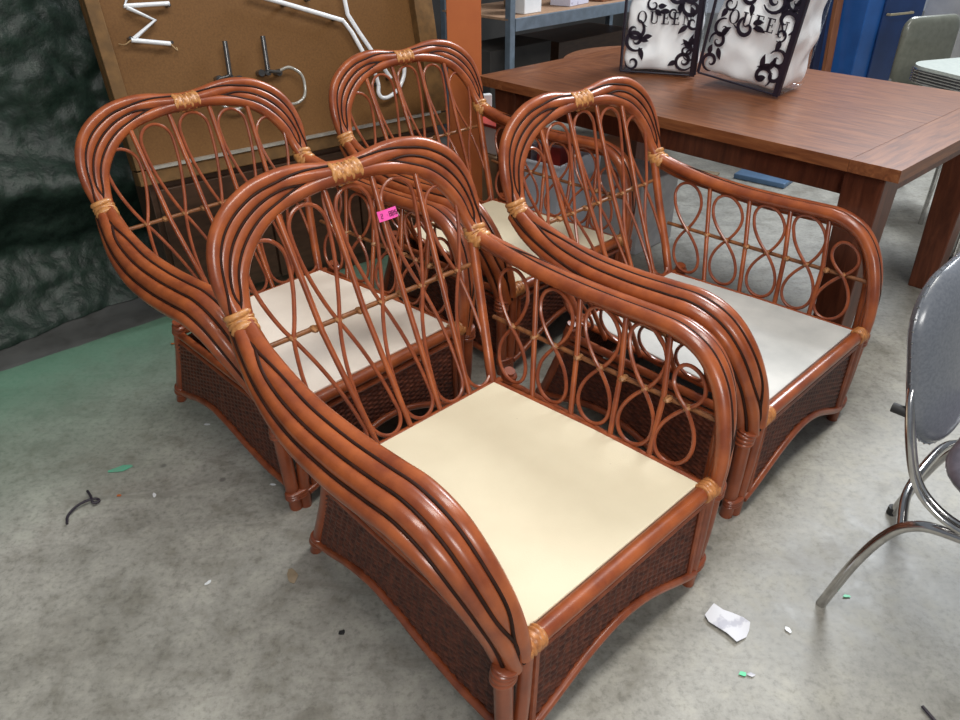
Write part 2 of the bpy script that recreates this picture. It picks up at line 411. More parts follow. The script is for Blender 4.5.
        for a in range(nu):
            for b in range(nv):
                z = ztop-(b+.5)/nv*ztop
                if z < zc((a+.5)/nu): continue
                mb.f.append((idx[(a, b)], idx[(a, b+1)], idx[(a+1, b+1)], idx[(a+1, b)]))
        return mb.build('wicker_panel', 'wicker', root, angle=180)
    flare = None
    fz = lambda t: .052+.098*math.sin(PI*t)**1.35
    wicker((-.285, .303, 0), (.285, .303, 0), fz, .285, (0, 1, 0))
    MB().tube([V((lerp(-.296, .296, t), .309, fz(t))) for t in [k/24 for k in range(25)]], .0105, 10).build('bottom_rail', 'thin', root)
    sz = lambda t: interp(t, [0, .08, .22, .36, .5, .64, .8, .92, 1], [.050, .060, .092, .108, .092, .066, .048, .048, .050])
    for s in (1, -1):
        flare = lambda t, z: V((0, -(1-t)*max(0, (.3-z))*.40, 0))
        if s == 1: wicker((.300, -.322, 0), (.312, .285, 0), sz, .275, (1, 0, 0))
        else: wicker((-.300, -.322, 0), (-.312, .285, 0), sz, .275, (-1, 0, 0))
        pts = [V((s*lerp(.303, .318, t), lerp(-.415, .285, t), sz(t))) for t in [k/16 for k in range(17)]]
        MB().tube(crom(pts, 2), .0105, 10).build('bottom_rail', 'thin', root)
    flare = lambda t, z: V((0, -max(0, .3-z)*.40, 0))
    wicker((-.285, -.318, 0), (.285, -.318, 0), lambda t: .06, .285, (0, -1, 0))
    MB().tube([(-.295, -.418, .052), (.295, -.418, .052)], .0105, 10).build('bottom_rail', 'thin', root)
    # --- lattice (figure-eight loops, straight spindles, a cross rod)
    def lattice(place, nrm, loops, spinds, z0, zr, ztops, stops, hw, hwb, rodspan):
        # place(u, z) -> point on lattice surface ; u is a fraction across
        def fig(u, zt_, w, wb):
            pts = []
            def prof(q, cap):
                uc = 1-cap
                return math.sin(PI/2*(q/uc)**.92) if q < uc else math.sqrt(max(0, 1-((q-uc)/(1-uc))**2))
            def branch(sg, up):
                H = (zt_-zr) if up else (zr-z0); ww = w if up else wb
                cap = min(.5, ww/H*1.0); out = []
                qs = [k/9*(1-cap) for k in range(10)]+[(1-cap)+cap*math.sin(PI/2*k/7) for k in range(1, 8)]
                for q in qs:
                    x = sg*ww*prof(q, cap); z = zr+H*q*(1 if up else -1)
                    p, sc = place(u, z)
                    off = .0052*max(0, 1-q*3.2)
                    out.append((x, z, off))
                return out
            L1 = branch(-1, True); R1 = branch(1, True); L0 = branch(-1, False); R0 = branch(1, False)
            loop = [(x, z, o) for x, z, o in L1]+[(x, z, -o) for x, z, o in R1[::-1][1:]]+[(x, z, -o) for x, z, o in L0[1:]]+[(x, z, o) for x, z, o in R0[::-1][1:]]
            for x, z, o in loop[:-1]:
                p, e = place(u, z); pts.append(p+e*x+nrm(z)*o)
            return pts
        for (u, zt_, w) in loops:
            MB().tube(fig(u, zt_, w, hwb), .0050, 8, closed=True, cap=False).build('lattice_loop', 'thin', root)
        for (ut, ub, zt_) in spinds:
            a, _ = place(ut, zt_); b, _ = place(ub, z0-.012)
            mid, _ = place((ut+ub)/2, (zt_+z0)/2)
            MB().tube([a, mid.lerp((a+b)/2, .5), b], .0072, 10).build('spindle', 'pole', root)
        ra = [place(lerp(rodspan[0], rodspan[1], k/10), zr)[0]-nrm(zr)*.011 for k in range(11)]
        MB().tube(ra, .0062, 10).build('cross_rod', 'rod', root)
        for (u, _, _) in loops:
            p, e = place(u, zr); q = p-nrm(zr)*.003
            mb = MB()
            for sg in (1, -1):
                d = (e*.7+V((0, 0, 1))*.7*sg).normalized()
                mb.tube([q-d*.0035, q+d*.0035], .0122, 10, up=tuple(nrm(zr)), ell=(1.05, .66))
            mb.build('rod_binding', 'tie', root)
        for (ut, ub, zt_) in spinds:
            u = lerp(ub, ut, (zr-z0)/(zt_-z0))
            p, e = place(u, zr); q = p-nrm(zr)*.004
            mb = MB()
            for sg in (1, -1):
                d = (e*.7+V((0, 0, 1))*.7*sg).normalized()
                mb.tube([q-d*.0035, q+d*.0035], .0142, 10, up=tuple(nrm(zr)), ell=(1.05, .62))
            mb.build('rod_binding', 'tie', root)
    # back: u in metres at rod height
    def bplace(u, z):
        k = interp(z, [.33, .605, .9], [.80, 1.0, 1.01]); return V((u*k, back_y(z)+.004, z)), V((1, 0, 0))
    def bn(z): return V((0, .93, .36))
    lp = [(0, .874, .048), (.126, .862, .049), (-.126, .862, .049), (.249, .816, .050), (-.249, .816, .050)]
    sp = [(.066, .060, .895), (-.066, .060*-1, .895), (.193, .186, .868), (-.193, -.186, .868)]
    lattice(bplace, bn, lp, sp, .334, .605, None, None, .046, .044, (-.31, .31))
    for s in (1, -1):
        def aplace(u, z, s=s):
            u = u+(z-.468)*.27; t = max(0, (z-.32)); x = .262+.022*u+t*.33
            y0 = back_y(max(z, .32)); y1 = interp(z, [.32, .47, .545, .60], [.297, .288, .255, .215])
            return V((s*x, lerp(y0, y1, u), z)), V((.05*s, 1, 0)).normalized()
        lp = [(.115, .606, .050), (.325, .598, .052), (.530, .600, .051), (.715, .602, .050), (.875, .556, .040)]
        sp = [(.225, .225, .620), (.430, .430, .618), (.625, .625, .620), (.803, .803, .612)]
        lattice(aplace, lambda z, s=s: V((-s*.95, 0, .33)), lp, sp, .336, .468, None, None, .045, .047, (0, .985))
    return root

HEAD = lambda deg: math.radians(deg-90)
# each chair: position, heading
A = make_chair()
CH = [('A', .0837, 1.2760, -46.749), ('B', -.4900, 1.9830, -44.323), ('C', .1130, 2.6520, -45.878), ('D', .7080, 1.9370, -46.208)]
LAB = {'A': 'rattan armchair nearest the viewer, cream seat panel, pink price sticker on its back',
       'B': 'leftmost rattan armchair, directly in front of the neon sign',
       'C': 'rearmost rattan armchair, beside the left end of the wooden table and the orange board',
       'D': 'rattan armchair with grey-white seat panel in front of the wooden table, rightmost of the four'}
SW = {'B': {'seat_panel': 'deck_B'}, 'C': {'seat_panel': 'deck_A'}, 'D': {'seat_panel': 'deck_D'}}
for k, x, y, h in CH:
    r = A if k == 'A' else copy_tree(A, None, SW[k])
    # local +x is the sitter's right, so the frame is y-forward with x to the right of it
    r.location = (x, y, 0); r.rotation_euler.z = math.radians(h-90)
    tag(r, LAB[k], 'armchair', 'matching rattan armchairs')
def chair_pt(k, p):
    for n_, x, y, h in CH:
        if n_ == k: return Matrix.Translation((x, y, 0)) @ Matrix.Rotation(math.radians(h-90), 4, 'Z') @ V(p)

# ------------------------------------------------------------------ lettering helpers (strokes as thin solids)
def serif(ch, h):
    w = h*.72; t = h*.17; s = h*.055; R = []
    if ch == 'E': R = [(.12, 0, .12+.17, 1), (0, 0, .62, .07), (0, .93, .62, 1), (.29, .46, .5, .53), (.56, 0, .63, .24), (.56, .76, .63, 1), (.45, .38, .51, .62)]
    if ch == 'N': R = [(.10, 0, .17, 1), (.62, 0, .69, 1), (0, 0, .28, .06), (0, .94, .22, 1), (.52, .94, .8, 1)]
    if ch == 'U': R = [(.10, .25, .27, 1), (.62, .25, .69, 1), (0, .94, .38, 1), (.50, .94, .8, 1)]
    return [(a*h, b*h, c*h, d*h) for a, b, c, d in R]
def word_mesh(word, h, M4, t=.0015, gap=.22):
    mb = MB(); x = 0
    def quad(p4):
        mb.poly([M4 @ V((a, -t, b)) for a, b in p4], (M4.to_3x3() @ V((0, 1, 0))), t)
    for ch in word:
        for a, b, c, d in serif(ch, h): quad([(x+a, b), (x+c, b), (x+c, d), (x+a, d)])
        adv = .68*h
        if ch == 'N': quad([(x+.05*h, h), (x+.22*h, h), (x+.69*h, 0), (x+.62*h, 0)]); adv = .8*h
        if ch == 'U':
            adv = .8*h; K = 8
            for k in range(K):
                a0 = PI+PI*k/K; a1 = PI+PI*(k+1)/K
                o = lambda a, r1, r2: (x+h*(.395+r1*math.cos(a)), h*(.26+r2*math.sin(a)))
                quad([o(a0, .295, .27), o(a1, .295, .27), o(a1, .19, .20), o(a0, .19, .20)])
        if ch == 'Q':
            adv = .86*h; K = 18
            for k in range(K):
                a0 = 2*PI*k/K; a1 = 2*PI*(k+1)/K
                o = lambda a, r1, r2: (x+h*(.42+r1*math.cos(a)), h*(.5+r2*math.sin(a)))
                quad([o(a0, .42, .51), o(a1, .42, .51), o(a1, .26, .46), o(a0, .26, .46)])
            quad([(x+.40*h, .05*h), (x+.55*h, .02*h), (x+.92*h, -.26*h), (x+.72*h, -.24*h)])
        x += adv+gap*h
    return mb, x-gap*h

# ------------------------------------------------------------------ price sticker on the near chair
p = chair_pt('A', (-.072, back_y(.795)+.028, .797))
hd = math.radians(-46.749-90)
Mst = Matrix.Translation(p) @ Matrix.Rotation(hd, 4, 'Z') @ Matrix.Rotation(PI, 4, 'Z') @ Matrix.Rotation(math.radians(-20), 4, 'X') @ Matrix.Rotation(math.radians(-1), 4, 'Y')
st = MB()
K = 10
vs = []
for k in range(K+1):
    u = -.028+.056*k/K; b_ = .0035*math.cos(PI*k/K*1.0)*0+.003*math.sin(PI*k/K)
    for w in (-.0125, .0125):
        vs.append(Mst @ V((u, -b_, w))); vs.append(Mst @ V((u, -b_+.0006, w)))
fs = []
for k in range(K):
    a = k*4; fs += [(a, a+4, a+6, a+2), (a+1, a+3, a+7, a+5), (a, a+1, a+5, a+4), (a+2, a+6, a+7, a+3)]
fs += [(0, 2, 3, 1), (4*K, 4*K+1, 4*K+3, 4*K+2)]
sticker = st.add(vs, fs).build('price_sticker', 'pink', None)
tag(sticker, 'bright pink price sticker stuck on the back spindle of the nearest rattan armchair', 'sticker')
def seg_text(txt, h, M4):
    mb = MB(); x = 0
    S = {'2': [(0, .9, .5, 1), (.4, .5, .5, 1), (0, .45, .5, .55), (0, 0, .1, .5), (0, 0, .5, .1)],
         '8': [(0, .9, .5, 1), (.4, 0, .52, 1), (0, .45, .5, .55), (-.02, 0, .1, 1), (0, 0, .5, .1)],
         '.': [(.1, .4, .22, .52)],
         '$': [(0, .85, .5, .95), (0, .5, .12, .95), (0, .45, .5, .55), (.4, .05, .52, .5), (0, .05, .5, .15), (.22, -.05, .3, 1.08)], ' ': []}
    for c in txt:
        for a, b, c2, d in S[c]:
            mb.poly([M4 @ V((x+q*h, -.0042, w*h-.5*h)) for q, w in ((a, b), (c2, b), (c2, d), (a, d))], M4.to_3x3() @ V((0, 1, 0)), .0006)
        x += .68*h
    return mb
seg_text('2 .88$', .0120, Mst @ Matrix.Translation((-.0225, 0, 0))).build('sticker_writing', 'ink', sticker, smooth=False)

# ------------------------------------------------------------------ floor, walls
fl = MB().box((1, 3, -.05), (16, 16, .1)).build('floor', 'floor', None, smooth=False); tag(fl, kind='structure')
E1 = V((.721, .693, 0)); N1 = V((-.693, .721, 0))
def plate(name, mat, s0, s1, n0, n1, z0, z1, parent=None):
    mb = MB(); pts = [E1*s+N1*n for s, n in ((s0, n0), (s1, n0), (s1, n1), (s0, n1))]
    mb.poly([p+V((0, 0, z0)) for p in pts], (0, 0, 1), z1-z0); return mb.build(name, mat, parent, smooth=False)
w = plate('wall_back', 'wall', -2.5, 9.0, 5.35, 5.45, 0, 3.2); tag(w, kind='structure')

# ------------------------------------------------------------------ tarp
mb = MB(); NU = 240; NV = 170
from mathutils import noise as NZ
for a in range(NU+1):
    s = -2.2+3.9*a/NU
    for b in range(NV+1):
        t = b/NV                      # 0 floor .. 1 top
        z = 2.4*t**1.25
        n = 3.16-.06*math.exp(-z*3)
        w1 = NZ.noise(V((s*1.5, z*1.1, 3)))*.10+NZ.noise(V((s*5.5+z*1.5, z*3.2, 7)))*.020+NZ.noise(V((s*13-z*5, z*11, 1)))*.009+NZ.noise(V((s*27+z*9, z*24, 5)))*.007
        cr = abs(NZ.noise(V((s*4+z*2, z*5-s, 9))))*.028+abs(NZ.noise(V((s*9-z*5, z*9+s*3, 19))))*.014
        fold = .13*math.exp(-((z-.42-.10*math.sin(s*2.1+1)-.06*(s))/.10)**2)-.05*math.exp(-((z-.24-.04*math.sin(s*4))/.07)**2)
        foot = .07*math.exp(-(z/.07)**2)
        n -= fold+foot+w1+cr
        p = E1*s+N1*n; mb.v.append((p.x, p.y, max(.004, z+.004+.010*NZ.noise(V((s*8, z*8, 0)))*(1 if z > .02 else 0))))
for a in range(NU):
    for b in range(NV):
        i = a*(NV+1)+b; mb.f.append((i, i+NV+1, i+NV+2, i+1))
tp = mb.build('hanging_tarp', 'tarp', None, angle=180)
tag(tp, 'dark green crumpled plastic tarp hanging to the floor behind the neon sign', 'tarp')

# ------------------------------------------------------------------ neon sign on a dark cabinet
P0 = V((-1.211, 2.609, .612)); ES = V((.79421, .60765, 0)); NS = V((-.60765, .79421, 0)); TH = math.radians(12)
US = NS*math.sin(TH)+V((0, 0, 1))*math.cos(TH); FS = ES.cross(US)*1.0   # FS points out of the face, towards the camera
if FS.dot(V((0, -1, 0))) < 0: FS = -FS
def sp_(u, v, w=0): return P0+ES*u+US*v+FS*w
sign = empty('neon_sign', tuple(P0+ES*.66), 0, 'brown box sign with white neon tubing leaning behind the chairs', 'sign')
Minv = Matrix.Translation(sign.location).inverted()
def sbuild(mb, name, mat, parent=None, **k):
    mb.v = [tuple(Minv @ V(p)) for p in mb.v]; return mb.build(name, mat, parent or sign, **k)
SW_, SH_ = 1.358, 1.05
def spanel(u0, u1, v0, v1, w0, w1):
    return MB().poly([sp_(u0, v0, w0), sp_(u1, v0, w0), sp_(u1, v1, w0), sp_(u0, v1, w0)], FS, w1-w0)
sbuild(spanel(0, SW_, 0, SH_, -.08, -.045), 'sign_face', 'sign_face', smooth=False)
bevel(sbuild(spanel(0, .045, .0, SH_, -.045, 0), 'frame_side', 'sign_frame', smooth=False), .003)
bevel(sbuild(spanel(SW_-.09, SW_, .0, SH_, -.045, .0), 'frame_side', 'sign_frame', smooth=False), .003)
bevel(sbuild(spanel(.0, SW_, -.055, -.004, -.08, 0.0), 'frame_bottom', 'sign_frame', smooth=False), .003)
sbuild(spanel(.045, SW_-.045, -.004, .006, -.044, .008), 'bottom_lip', 'alu', smooth=False)
sbuild(spanel(0, SW_, SH_, SH_+.04, -.08, 0), 'frame_top', 'sign_frame', smooth=False)
tz = -.012
def ntube(pts, r, mat, name, sm=0):
    P_ = [sp_(u, v, tz) for u, v in pts]
    if sm: P_ = crom(P_, sm)
    sbuild(MB().tube(P_, r, 10), name, mat)
def cap2(u, v, r=.011):
    sbuild(MB().tube([sp_(u, v, tz), sp_(u, v, -.045)], r, 10), 'tube_support', 'neonblk')
ntube([(.149, .568), (.120, .529), (.271, .525)], .0075, 'neon', 'neon_tube')
ntube([(.128, .524), (.208, .477), (.122, .426)], .0075, 'neon', 'neon_tube')
ntube([(.112, .423), (.238, .398)], .0078, 'neon', 'neon_tube')
for u, v in ((.208, .477), (.245, .402), (.112, .43), (.27, .52)): cap2(u, v, .006)
sbuild(MB().tube(crom([sp_(.112, .423, tz), sp_(.09, .412, -.02), sp_(.075, .417, -.04)], 4), .002, 6), 'sign_wire', 'cable')
sbuild(MB().tube(crom([sp_(.238, .398, tz), sp_(.258, .375, -.02), sp_(.264, .385, -.04)], 4), .002, 6), 'sign_wire', 'cable')
ntube([(.433, .386), (.421, .27)], .0095, 'neonblk', 'dark_tube')
ntube([(.581, .388), (.571, .269)], .0095, 'neonblk', 'dark_tube')
ntube([(.421, .268), (.375, .262)], .007, 'neonblk', 'dark_tube')
ntube([(.571, .265), (.62, .255)], .007, 'neonblk', 'dark_tube')
for u, v in ((.421, .262), (.380, .262), (.455, .252), (.571, .262), (.545, .262), (.615, .255)): cap2(u, v, .013)
ntube([(.62, .262), (.66, .268), (.70, .24), (.708, .20), (.695, .155), (.655, .135), (.61, .14)], .0055, 'neonclr', 'clear_tube', 6)
ntube([(.37, .25), (.352, .21), (.372, .165), (.42, .15), (.46, .165)], .0055, 'neonclr', 'clear_tube', 6)
ntube([(.56, .536), (.693, .492), (.926, .411), (.957, .365), (1.032, .19), (1.036, .15)], .0088, 'neon', 'neon_tube', 0)
ntube([(.950, .53), (.953, .431), (.99, .36), (1.10, .17)], .0088, 'neon', 'neon_tube', 0)
ntube([(1.036, .15), (1.03, .12), (1.045, .10), (1.08, .10), (1.13, .125), (1.165, .17), (1.177, .21)], .0085, 'neon', 'neon_tube', 6)
for u, v in ((.70, .488), (.90, .42), (1.0, .27), (1.10, .17), (.80, .50), (1.03, .155)): cap2(u, v, .008)
cabn = empty('dark_cabinet', tuple(P0+ES*.66), 0, 'low dark brown cabinet on the floor under the neon sign', 'cabinet')
cabn.location.z = 0
def cbox(name, u0, u1, n0, n1, z0, z1, mat='cabinet'):
    b0 = P0.copy(); b0.z = 0
    pts = [b0+ES*u+NS*n for u, n in ((u0, n0), (u1, n0), (u1, n1), (u0, n1))]
    mb = MB(); mb.poly([p+V((0, 0, z0)) for p in pts], (0, 0, 1), z1-z0)
    I = Matrix.Translation(cabn.location).inverted(); mb.v = [tuple(I @ V(p)) for p in mb.v]
    o = mb.build(name, mat, cabn, smooth=False); bevel(o, .003); return o
cbox('cabinet_body', .03, 1.30, .02, .22, 0, .555)
cbox('cabinet_door', .05, .46, .002, .02, .06, .53)
cbox('cabinet_door', .47, .87, .002, .02, .06, .53)
cbox('cabinet_door', .88, 1.28, .002, .02, .06, .53)
# orange board
ob = MB().poly([P0*1+ES*1.362+V((0, .045, 0))+V((0, 0, -.612)), P0+ES*1.362+V((0, .045, 0))+V((0, 0, .8)), P0+ES*1.362+V((0, .045, 0))+V((0, 0, .8))+V((.148, .0, 0)), P0+ES*1.362+V((0, .045, 0))+V((.148, 0, -.612))], (0, 1, 0), .03)
ob = ob.build('orange_board', 'orange', None, smooth=False); bevel(ob, .003)
tag(ob, 'tall flat orange painted board standing at the right end of the neon sign', 'board')

# ------------------------------------------------------------------ dining table
TT = math.radians(-47.818)
tb = empty('dining_table', (1.212, 2.095, 0), TT, 'long reddish brown wooden dining table with two bagged comforters on it', 'dining table')
# local: -x along the length, +y depth
L_, W_ = 1.801, 1.146
def tbox(name, x0, x1, y0, y1, z0, z1, mat, bv=.004):
    o = MB().box(((x0+x1)/2, (y0+y1)/2, (z0+z1)/2), (x1-x0, y1-y0, z1-z0)).build(name, mat, tb, smooth=False); bevel(o, bv); return o
tbox('table_top', -L_+.1505, -.1510, 0, W_/2-.0004, .722, .76, 'table', .0004)
tbox('table_top', -L_+.1505, -.1510, W_/2+.0004, W_, .722, .76, 'table', .0004)
tbox('breadboard_end', -.150, 0, 0, W_, .722, .76, 'table_x', .0005)
tbox('breadboard_end', -L_, -L_+.150, 0, W_, .722, .76, 'table_x', .0005)
for a in (.075, W_-.075-.022): tbox('apron', -L_+.16, -.16, a, a+.022, .625, .722, 'table_leg')
for a in (-L_+.075, -.075-.022): tbox('apron', a, a+.022, .16, W_-.16, .625, .722, 'table_leg')
for (x, y) in ((-.115, .115), (-L_+.115, .115), (-.115, W_-.115), (-L_+.115, W_-.115)):
    mb = MB(); hw0, hw1 = .046, .064
    vs = [(x+a*h, y+b*h, z) for z, h in ((0, hw0), (.722, hw1)) for a, b in ((-1, -1), (1, -1), (1, 1), (-1, 1))]
    mb.add(vs, [(3, 2, 1, 0), (4, 5, 6, 7), (0, 1, 5, 4), (1, 2, 6, 5), (2, 3, 7, 6), (3, 0, 4, 7)])
    bevel(mb.build('leg', 'table_leg', tb, smooth=False), .004)

# ------------------------------------------------------------------ bagged comforters
def spiral(mb, M4, cx, cz, r, turns, a0, sg, wmax=.016, y=0):
    K = 26; pts = []
    for k in range(K+1):
        t = k/K; a = a0+sg*turns*2*PI*t; rr = r*(1-t)**.8+.003
        wd = wmax*(.25+.75*math.sin(PI*min(1, t*1.15))**.8)*(r/.05)*.8
        pts.append((cx+rr*math.cos(a), cz+rr*math.sin(a), a, wd))
    vs = []; fs = []
    for x, z, a, wd in pts:
        for d in (-.5, .5):
            q = M4 @ V((x+math.cos(a)*wd*d, y, z+math.sin(a)*wd*d)); vs.append(q)
        for d in (-.5, .5):
            q = M4 @ V((x+math.cos(a)*wd*d, y+.001, z+math.sin(a)*wd*d)); vs.append(q)
    for k in range(K):
        i = k*4; j = i+4
        fs += [(i, i+1, j+1, j), (i+2, j+2, j+3, i+3), (i, j, j+2, i+2), (i+1, i+3, j+3, j+1)]
    mb.add(vs, fs)
def leaf(mb, M4, x, z, L, wd, a, y=0, curl=.5):
    K = 12; vs = []
    for k in range(K+1):
        t = k/K; aa = a+curl*t; cx = x+L*t*math.cos(a+curl*t*.5); cz = z+L*t*math.sin(a+curl*t*.5)
        h = wd*math.sin(PI*min(1, t**.8))*.5+.0004
        px, pz = -math.sin(aa)*h, math.cos(aa)*h
        for yy in (y, y+.001): vs += [M4 @ V((cx+px, yy, cz+pz)), M4 @ V((cx-px, yy, cz-pz))]
    fs = []
    for k in range(K):
        i = k*4; j = i+4
        fs += [(i, i+1, j+1, j), (i+2, j+2, j+3, i+3), (i, j, j+2, i+2), (i+1, i+3, j+3, j+1)]
    mb.add(vs, fs)
def comforter_bag(loc, rz, roll, lean, W, H, D, label, seed, word_at, word_h, group):
    root = empty('comforter_bag', loc, rz, label, 'bag', group)
    root.rotation_euler = (lean, roll, rz)
    rnd = random.Random(seed)
    # white folded comforter: a lumpy rounded block with folds
    mb = MB(); NX, NZ_, NY = 44, 52, 16
    def sh(p):
        x, y, z = p
        q = V((x*6, y*6+seed, z*6))
        f = NZ.noise(q)*.012+NZ.noise(q*2.3)*.009+abs(NZ.noise(q*1.6+V((5, 1, 2))))*-.018
        fold = .010*math.cos((z+.02*math.sin(x*12+seed))*2*PI/.17)
        return f+fold*.5
    import bmesh
    bm = bmesh.new(); bmesh.ops.create_cube(bm, size=1)
    bmesh.ops.subdivide_edges(bm, edges=bm.edges[:], cuts=26, use_grid_fill=True)
    for v in bm.verts:
        c = v.co.copy()
        # superellipsoid rounding
        m = max(abs(c.x), abs(c.y), abs(c.z))*2
        d = c.normalized()*.5
        p = c.lerp(c*(.5/max((abs(c.x)**12+abs(c.y)**12+abs(c.z)**12)**(1/12), 1e-6)), 1.0)
        nrm = p.normalized()
        x = p.x*(W-.012); y = p.y*(D-.006); z = p.z*(H-.02)
        k = sh((x, y, z))
        v.co = V((x+nrm.x*k, y+nrm.y*k*1.1, z+H/2+nrm.z*k*.3+.004))
        if v.co.z < .004: v.co.z = .004
    me = bpy.data.meshes.new('folded_comforter'); bm.to_mesh(me); bm.free()
    me.polygons.foreach_set('use_smooth', [True]*len(me.polygons)); me.materials.append(M['puff'])
    o = bpy.data.objects.new('folded_comforter', me); COL.objects.link(o); o.parent = root
    # clear film box
    f = MB().box((0, 0, H/2+.002), (W, D, H)).build('clear_cover', 'film', root, smooth=False); bevel(f, .015, 3)
    # black piping
    for sx in (-1, 1):
        MB().tube(crom([V((sx*W/2, -D/2, .012)), V((sx*W/2, -D/2, H*.5)), V((sx*W/2, -D/2, H))], 5), .0065, 8).build('black_piping', 'print', root)
        if sx == 1: MB().poly([(W/2-.004, -D/2-.001, .01), (W/2+.002, -D/2-.001, .01), (W/2+.002, -D/2+.03, H), (W/2-.004, -D/2+.03, H)], (1, 0, 0), .004)
    mbp = MB().tube([(-W/2, -D/2, .010), (W/2, -D/2, .010)], .004, 8).build('bottom_piping', 'print', root)
    sd = MB().box((W/2-.010, -D/2-.003, H/2), (.022, .004, H-.01)).build('side_strap', 'print', root, smooth=False)
    I4 = Matrix.Identity(4); yf = -D/2-.0035
    pr = MB()
    spots = [(a, b) for b in (.30, .47, .64, .80, .93) for a in (-.36, -.12, .13, .36)]+[(-.38, .13), (.30, .12), (.40, .20)]
    for k, (a, b) in enumerate(spots):
        if b < .4 and abs(a) < .2: continue
        if rnd.random() < .12 or (abs(H*b-word_at[1]-.02) < .035 and k % 4 in (1, 2)): continue
        cx = W*(a+rnd.uniform(-.05, .05)); cz = H*(b+rnd.uniform(-.05, .05))
        r = rnd.uniform(.020, .044)
        if abs(cx)+r > W*.48: cx = (W*.48-r)*(1 if cx > 0 else -1)
        spiral(pr, I4, cx, cz, r, rnd.uniform(1.0, 1.5), rnd.uniform(0, 6), rnd.choice((-1, 1)), y=yf, wmax=.026)
        for q in range(2):
            ang = rnd.uniform(0, 6.28); ll = rnd.uniform(.035, .06)
            ex = cx+math.cos(ang)*(r+ll); ez = cz+math.sin(ang)*(r+ll)
            if abs(ex) < W*.49 and H*.08 < ez < H: leaf(pr, I4, cx+math.cos(ang)*r*.8, cz+math.sin(ang)*r*.8, ll, .020, ang, y=yf, curl=rnd.uniform(-.9, .9))
    pr.build('scroll_print', 'print', root, smooth=False)
    for k in range(3):   # no fold marks are added here
        pass
    wm, wl = word_mesh('QUEEN', word_h, Matrix.Translation((word_at[0], -D/2-.006, word_at[1])))
    wm.build('queen_lettering', 'print', root, smooth=False)
    return root
comforter_bag((.815, 3.50, .762), math.radians(-20), 0, 0, .315, .42, .24, 'upright clear zip bag with white comforter and black scroll print, left one on the table', 5, (-.105, .205), .048, 'bagged comforters on the table')
comforter_bag((1.105, 3.16, .785), math.radians(-42), math.radians(7), math.radians(0), .345, .42, .26, 'tilted clear zip bag with white comforter and black scroll print, right one on the table', 11, (-.10, .215), .050, 'bagged comforters on the table')

# ------------------------------------------------------------------ shelf unit behind the table
sh = empty('metal_shelf', tuple(E1*3.62+N1*3.45), 0, 'blue-grey steel shelving unit with a chipboard shelf behind the table', 'shelf')
def shp(mb): 
    I = Matrix.Translation(sh.location).inverted(); mb.v = [tuple(I @ V(p)) for p in mb.v]; return mb
def sbox(name, mat, s0, s1, n0, n1, z0, z1):
    mb = MB(); pts = [E1*s+N1*n for s, n in ((s0, n0), (s1, n0), (s1, n1), (s0, n1))]
    mb.poly([p+V((0, 0, z0)) for p in pts], (0, 0, 1), z1-z0); o = shp(mb).build(name, mat, sh, smooth=False); bevel(o, .003); return o
for s in (3.60, 5.4):
    for n in (3.45, 4.05): sbox('upright', 'shelfmetal', s, s+.045, n, n+.045, 0, 2.1)
for z in (.695, 1.55):
    sbox('shelf_beam', 'shelfmetal', 3.645, 5.4, 3.445, 3.465, z, z+.075); sbox('shelf_beam', 'shelfmetal', 3.645, 5.4, 4.08, 4.10, z, z+.075)
    sbox('shelf_board', 'shelfboard', 3.60, 5.44, 3.466, 4.08, z+.062, z+.078)
def ebox(name, mat, s, n, ds, dn, z0, h, label, cat, rz=0, group=None, bv=.004):
    o = MB().box((0, 0, h/2), (ds, dn, h)).build(name, mat, None, smooth=False); bevel(o, bv)
    p = E1*s+N1*n; o.location = (p.x, p.y, z0); o.rotation_euler.z = math.radians(44+rz); tag(o, label, cat, group); return o
ebox('white_box', 'white', 3.87, 3.57, .16, .12, .774, .26, 'plain white box standing on the chipboard shelf', 'box')
ebox('cardboard_box', 'card', 4.05, 3.78, .14, .2, .774, .22, 'small tan cardboard box behind the white box on the shelf', 'box')
ebox('patterned_box', 'lav', 4.36, 3.62, .24, .16, .774, .14, 'small dark and white patterned box on the shelf beside the bagged comforters', 'box', 8)
ebox('brown_book', 'plank', 4.70, 3.60, .2, .16, .774, .08, 'flat reddish brown box on the right part of the chipboard shelf', 'box')
# dark clutter under / beside the shelf
ebox('dark_crate', 'cabinet', 3.15, 4.4, .75, .5, 0, .62, 'dark brown crate in the gloom left of the steel shelf', 'crate')
ebox('grey_blanket_pile', 'greyp', 3.1, 4.4, .7, .46, .622, .12, 'grey folded blanket lying on the dark crate', 'blanket', bv=.03)
ebox('dark_chest', 'cabinet', 4.9, 4.0, .9, .45, 0, .50, 'dark brown chest on the floor under the chipboard shelf', 'chest')
ebox('black_case', 'wall', 3.95, 3.85, .6, .35, 0, .55, 'black case on the floor under the left part of the shelf', 'case')
for i, (s, m_) in enumerate(((4.35, 'navy'), (4.47, 'gold'), (4.55, 'navy'))):
    ebox('upright_folder', m_, s, 3.92, .045, .2, .502, .14, ['dark blue folder standing on the chest under the shelf, leftmost', 'yellowish folder standing between two dark folders under the shelf', 'dark blue folder standing right of the yellowish one under the shelf'][i], 'folder', group='folders under the shelf') if False else None
# round brown tabletop under the shelf
rt = empty('round_table', (1.02, 4.95, 0), 0, 'round brown wooden pedestal table under the chipboard shelf, behind the dining table', 'table')
MB().tube([(0, 0, .50), (0, 0, .505), (0, 0, .535), (0, 0, .54)], [.46, .48, .48, .47], 48).build('tabletop', 'plank', rt, angle=30)
MB().tube([(0, 0, .0), (0, 0, .03), (0, 0, .06), (0, 0, .25), (0, 0, .50)], [.22, .2, .06, .04, .08], 24).build('pedestal', 'plank', rt)

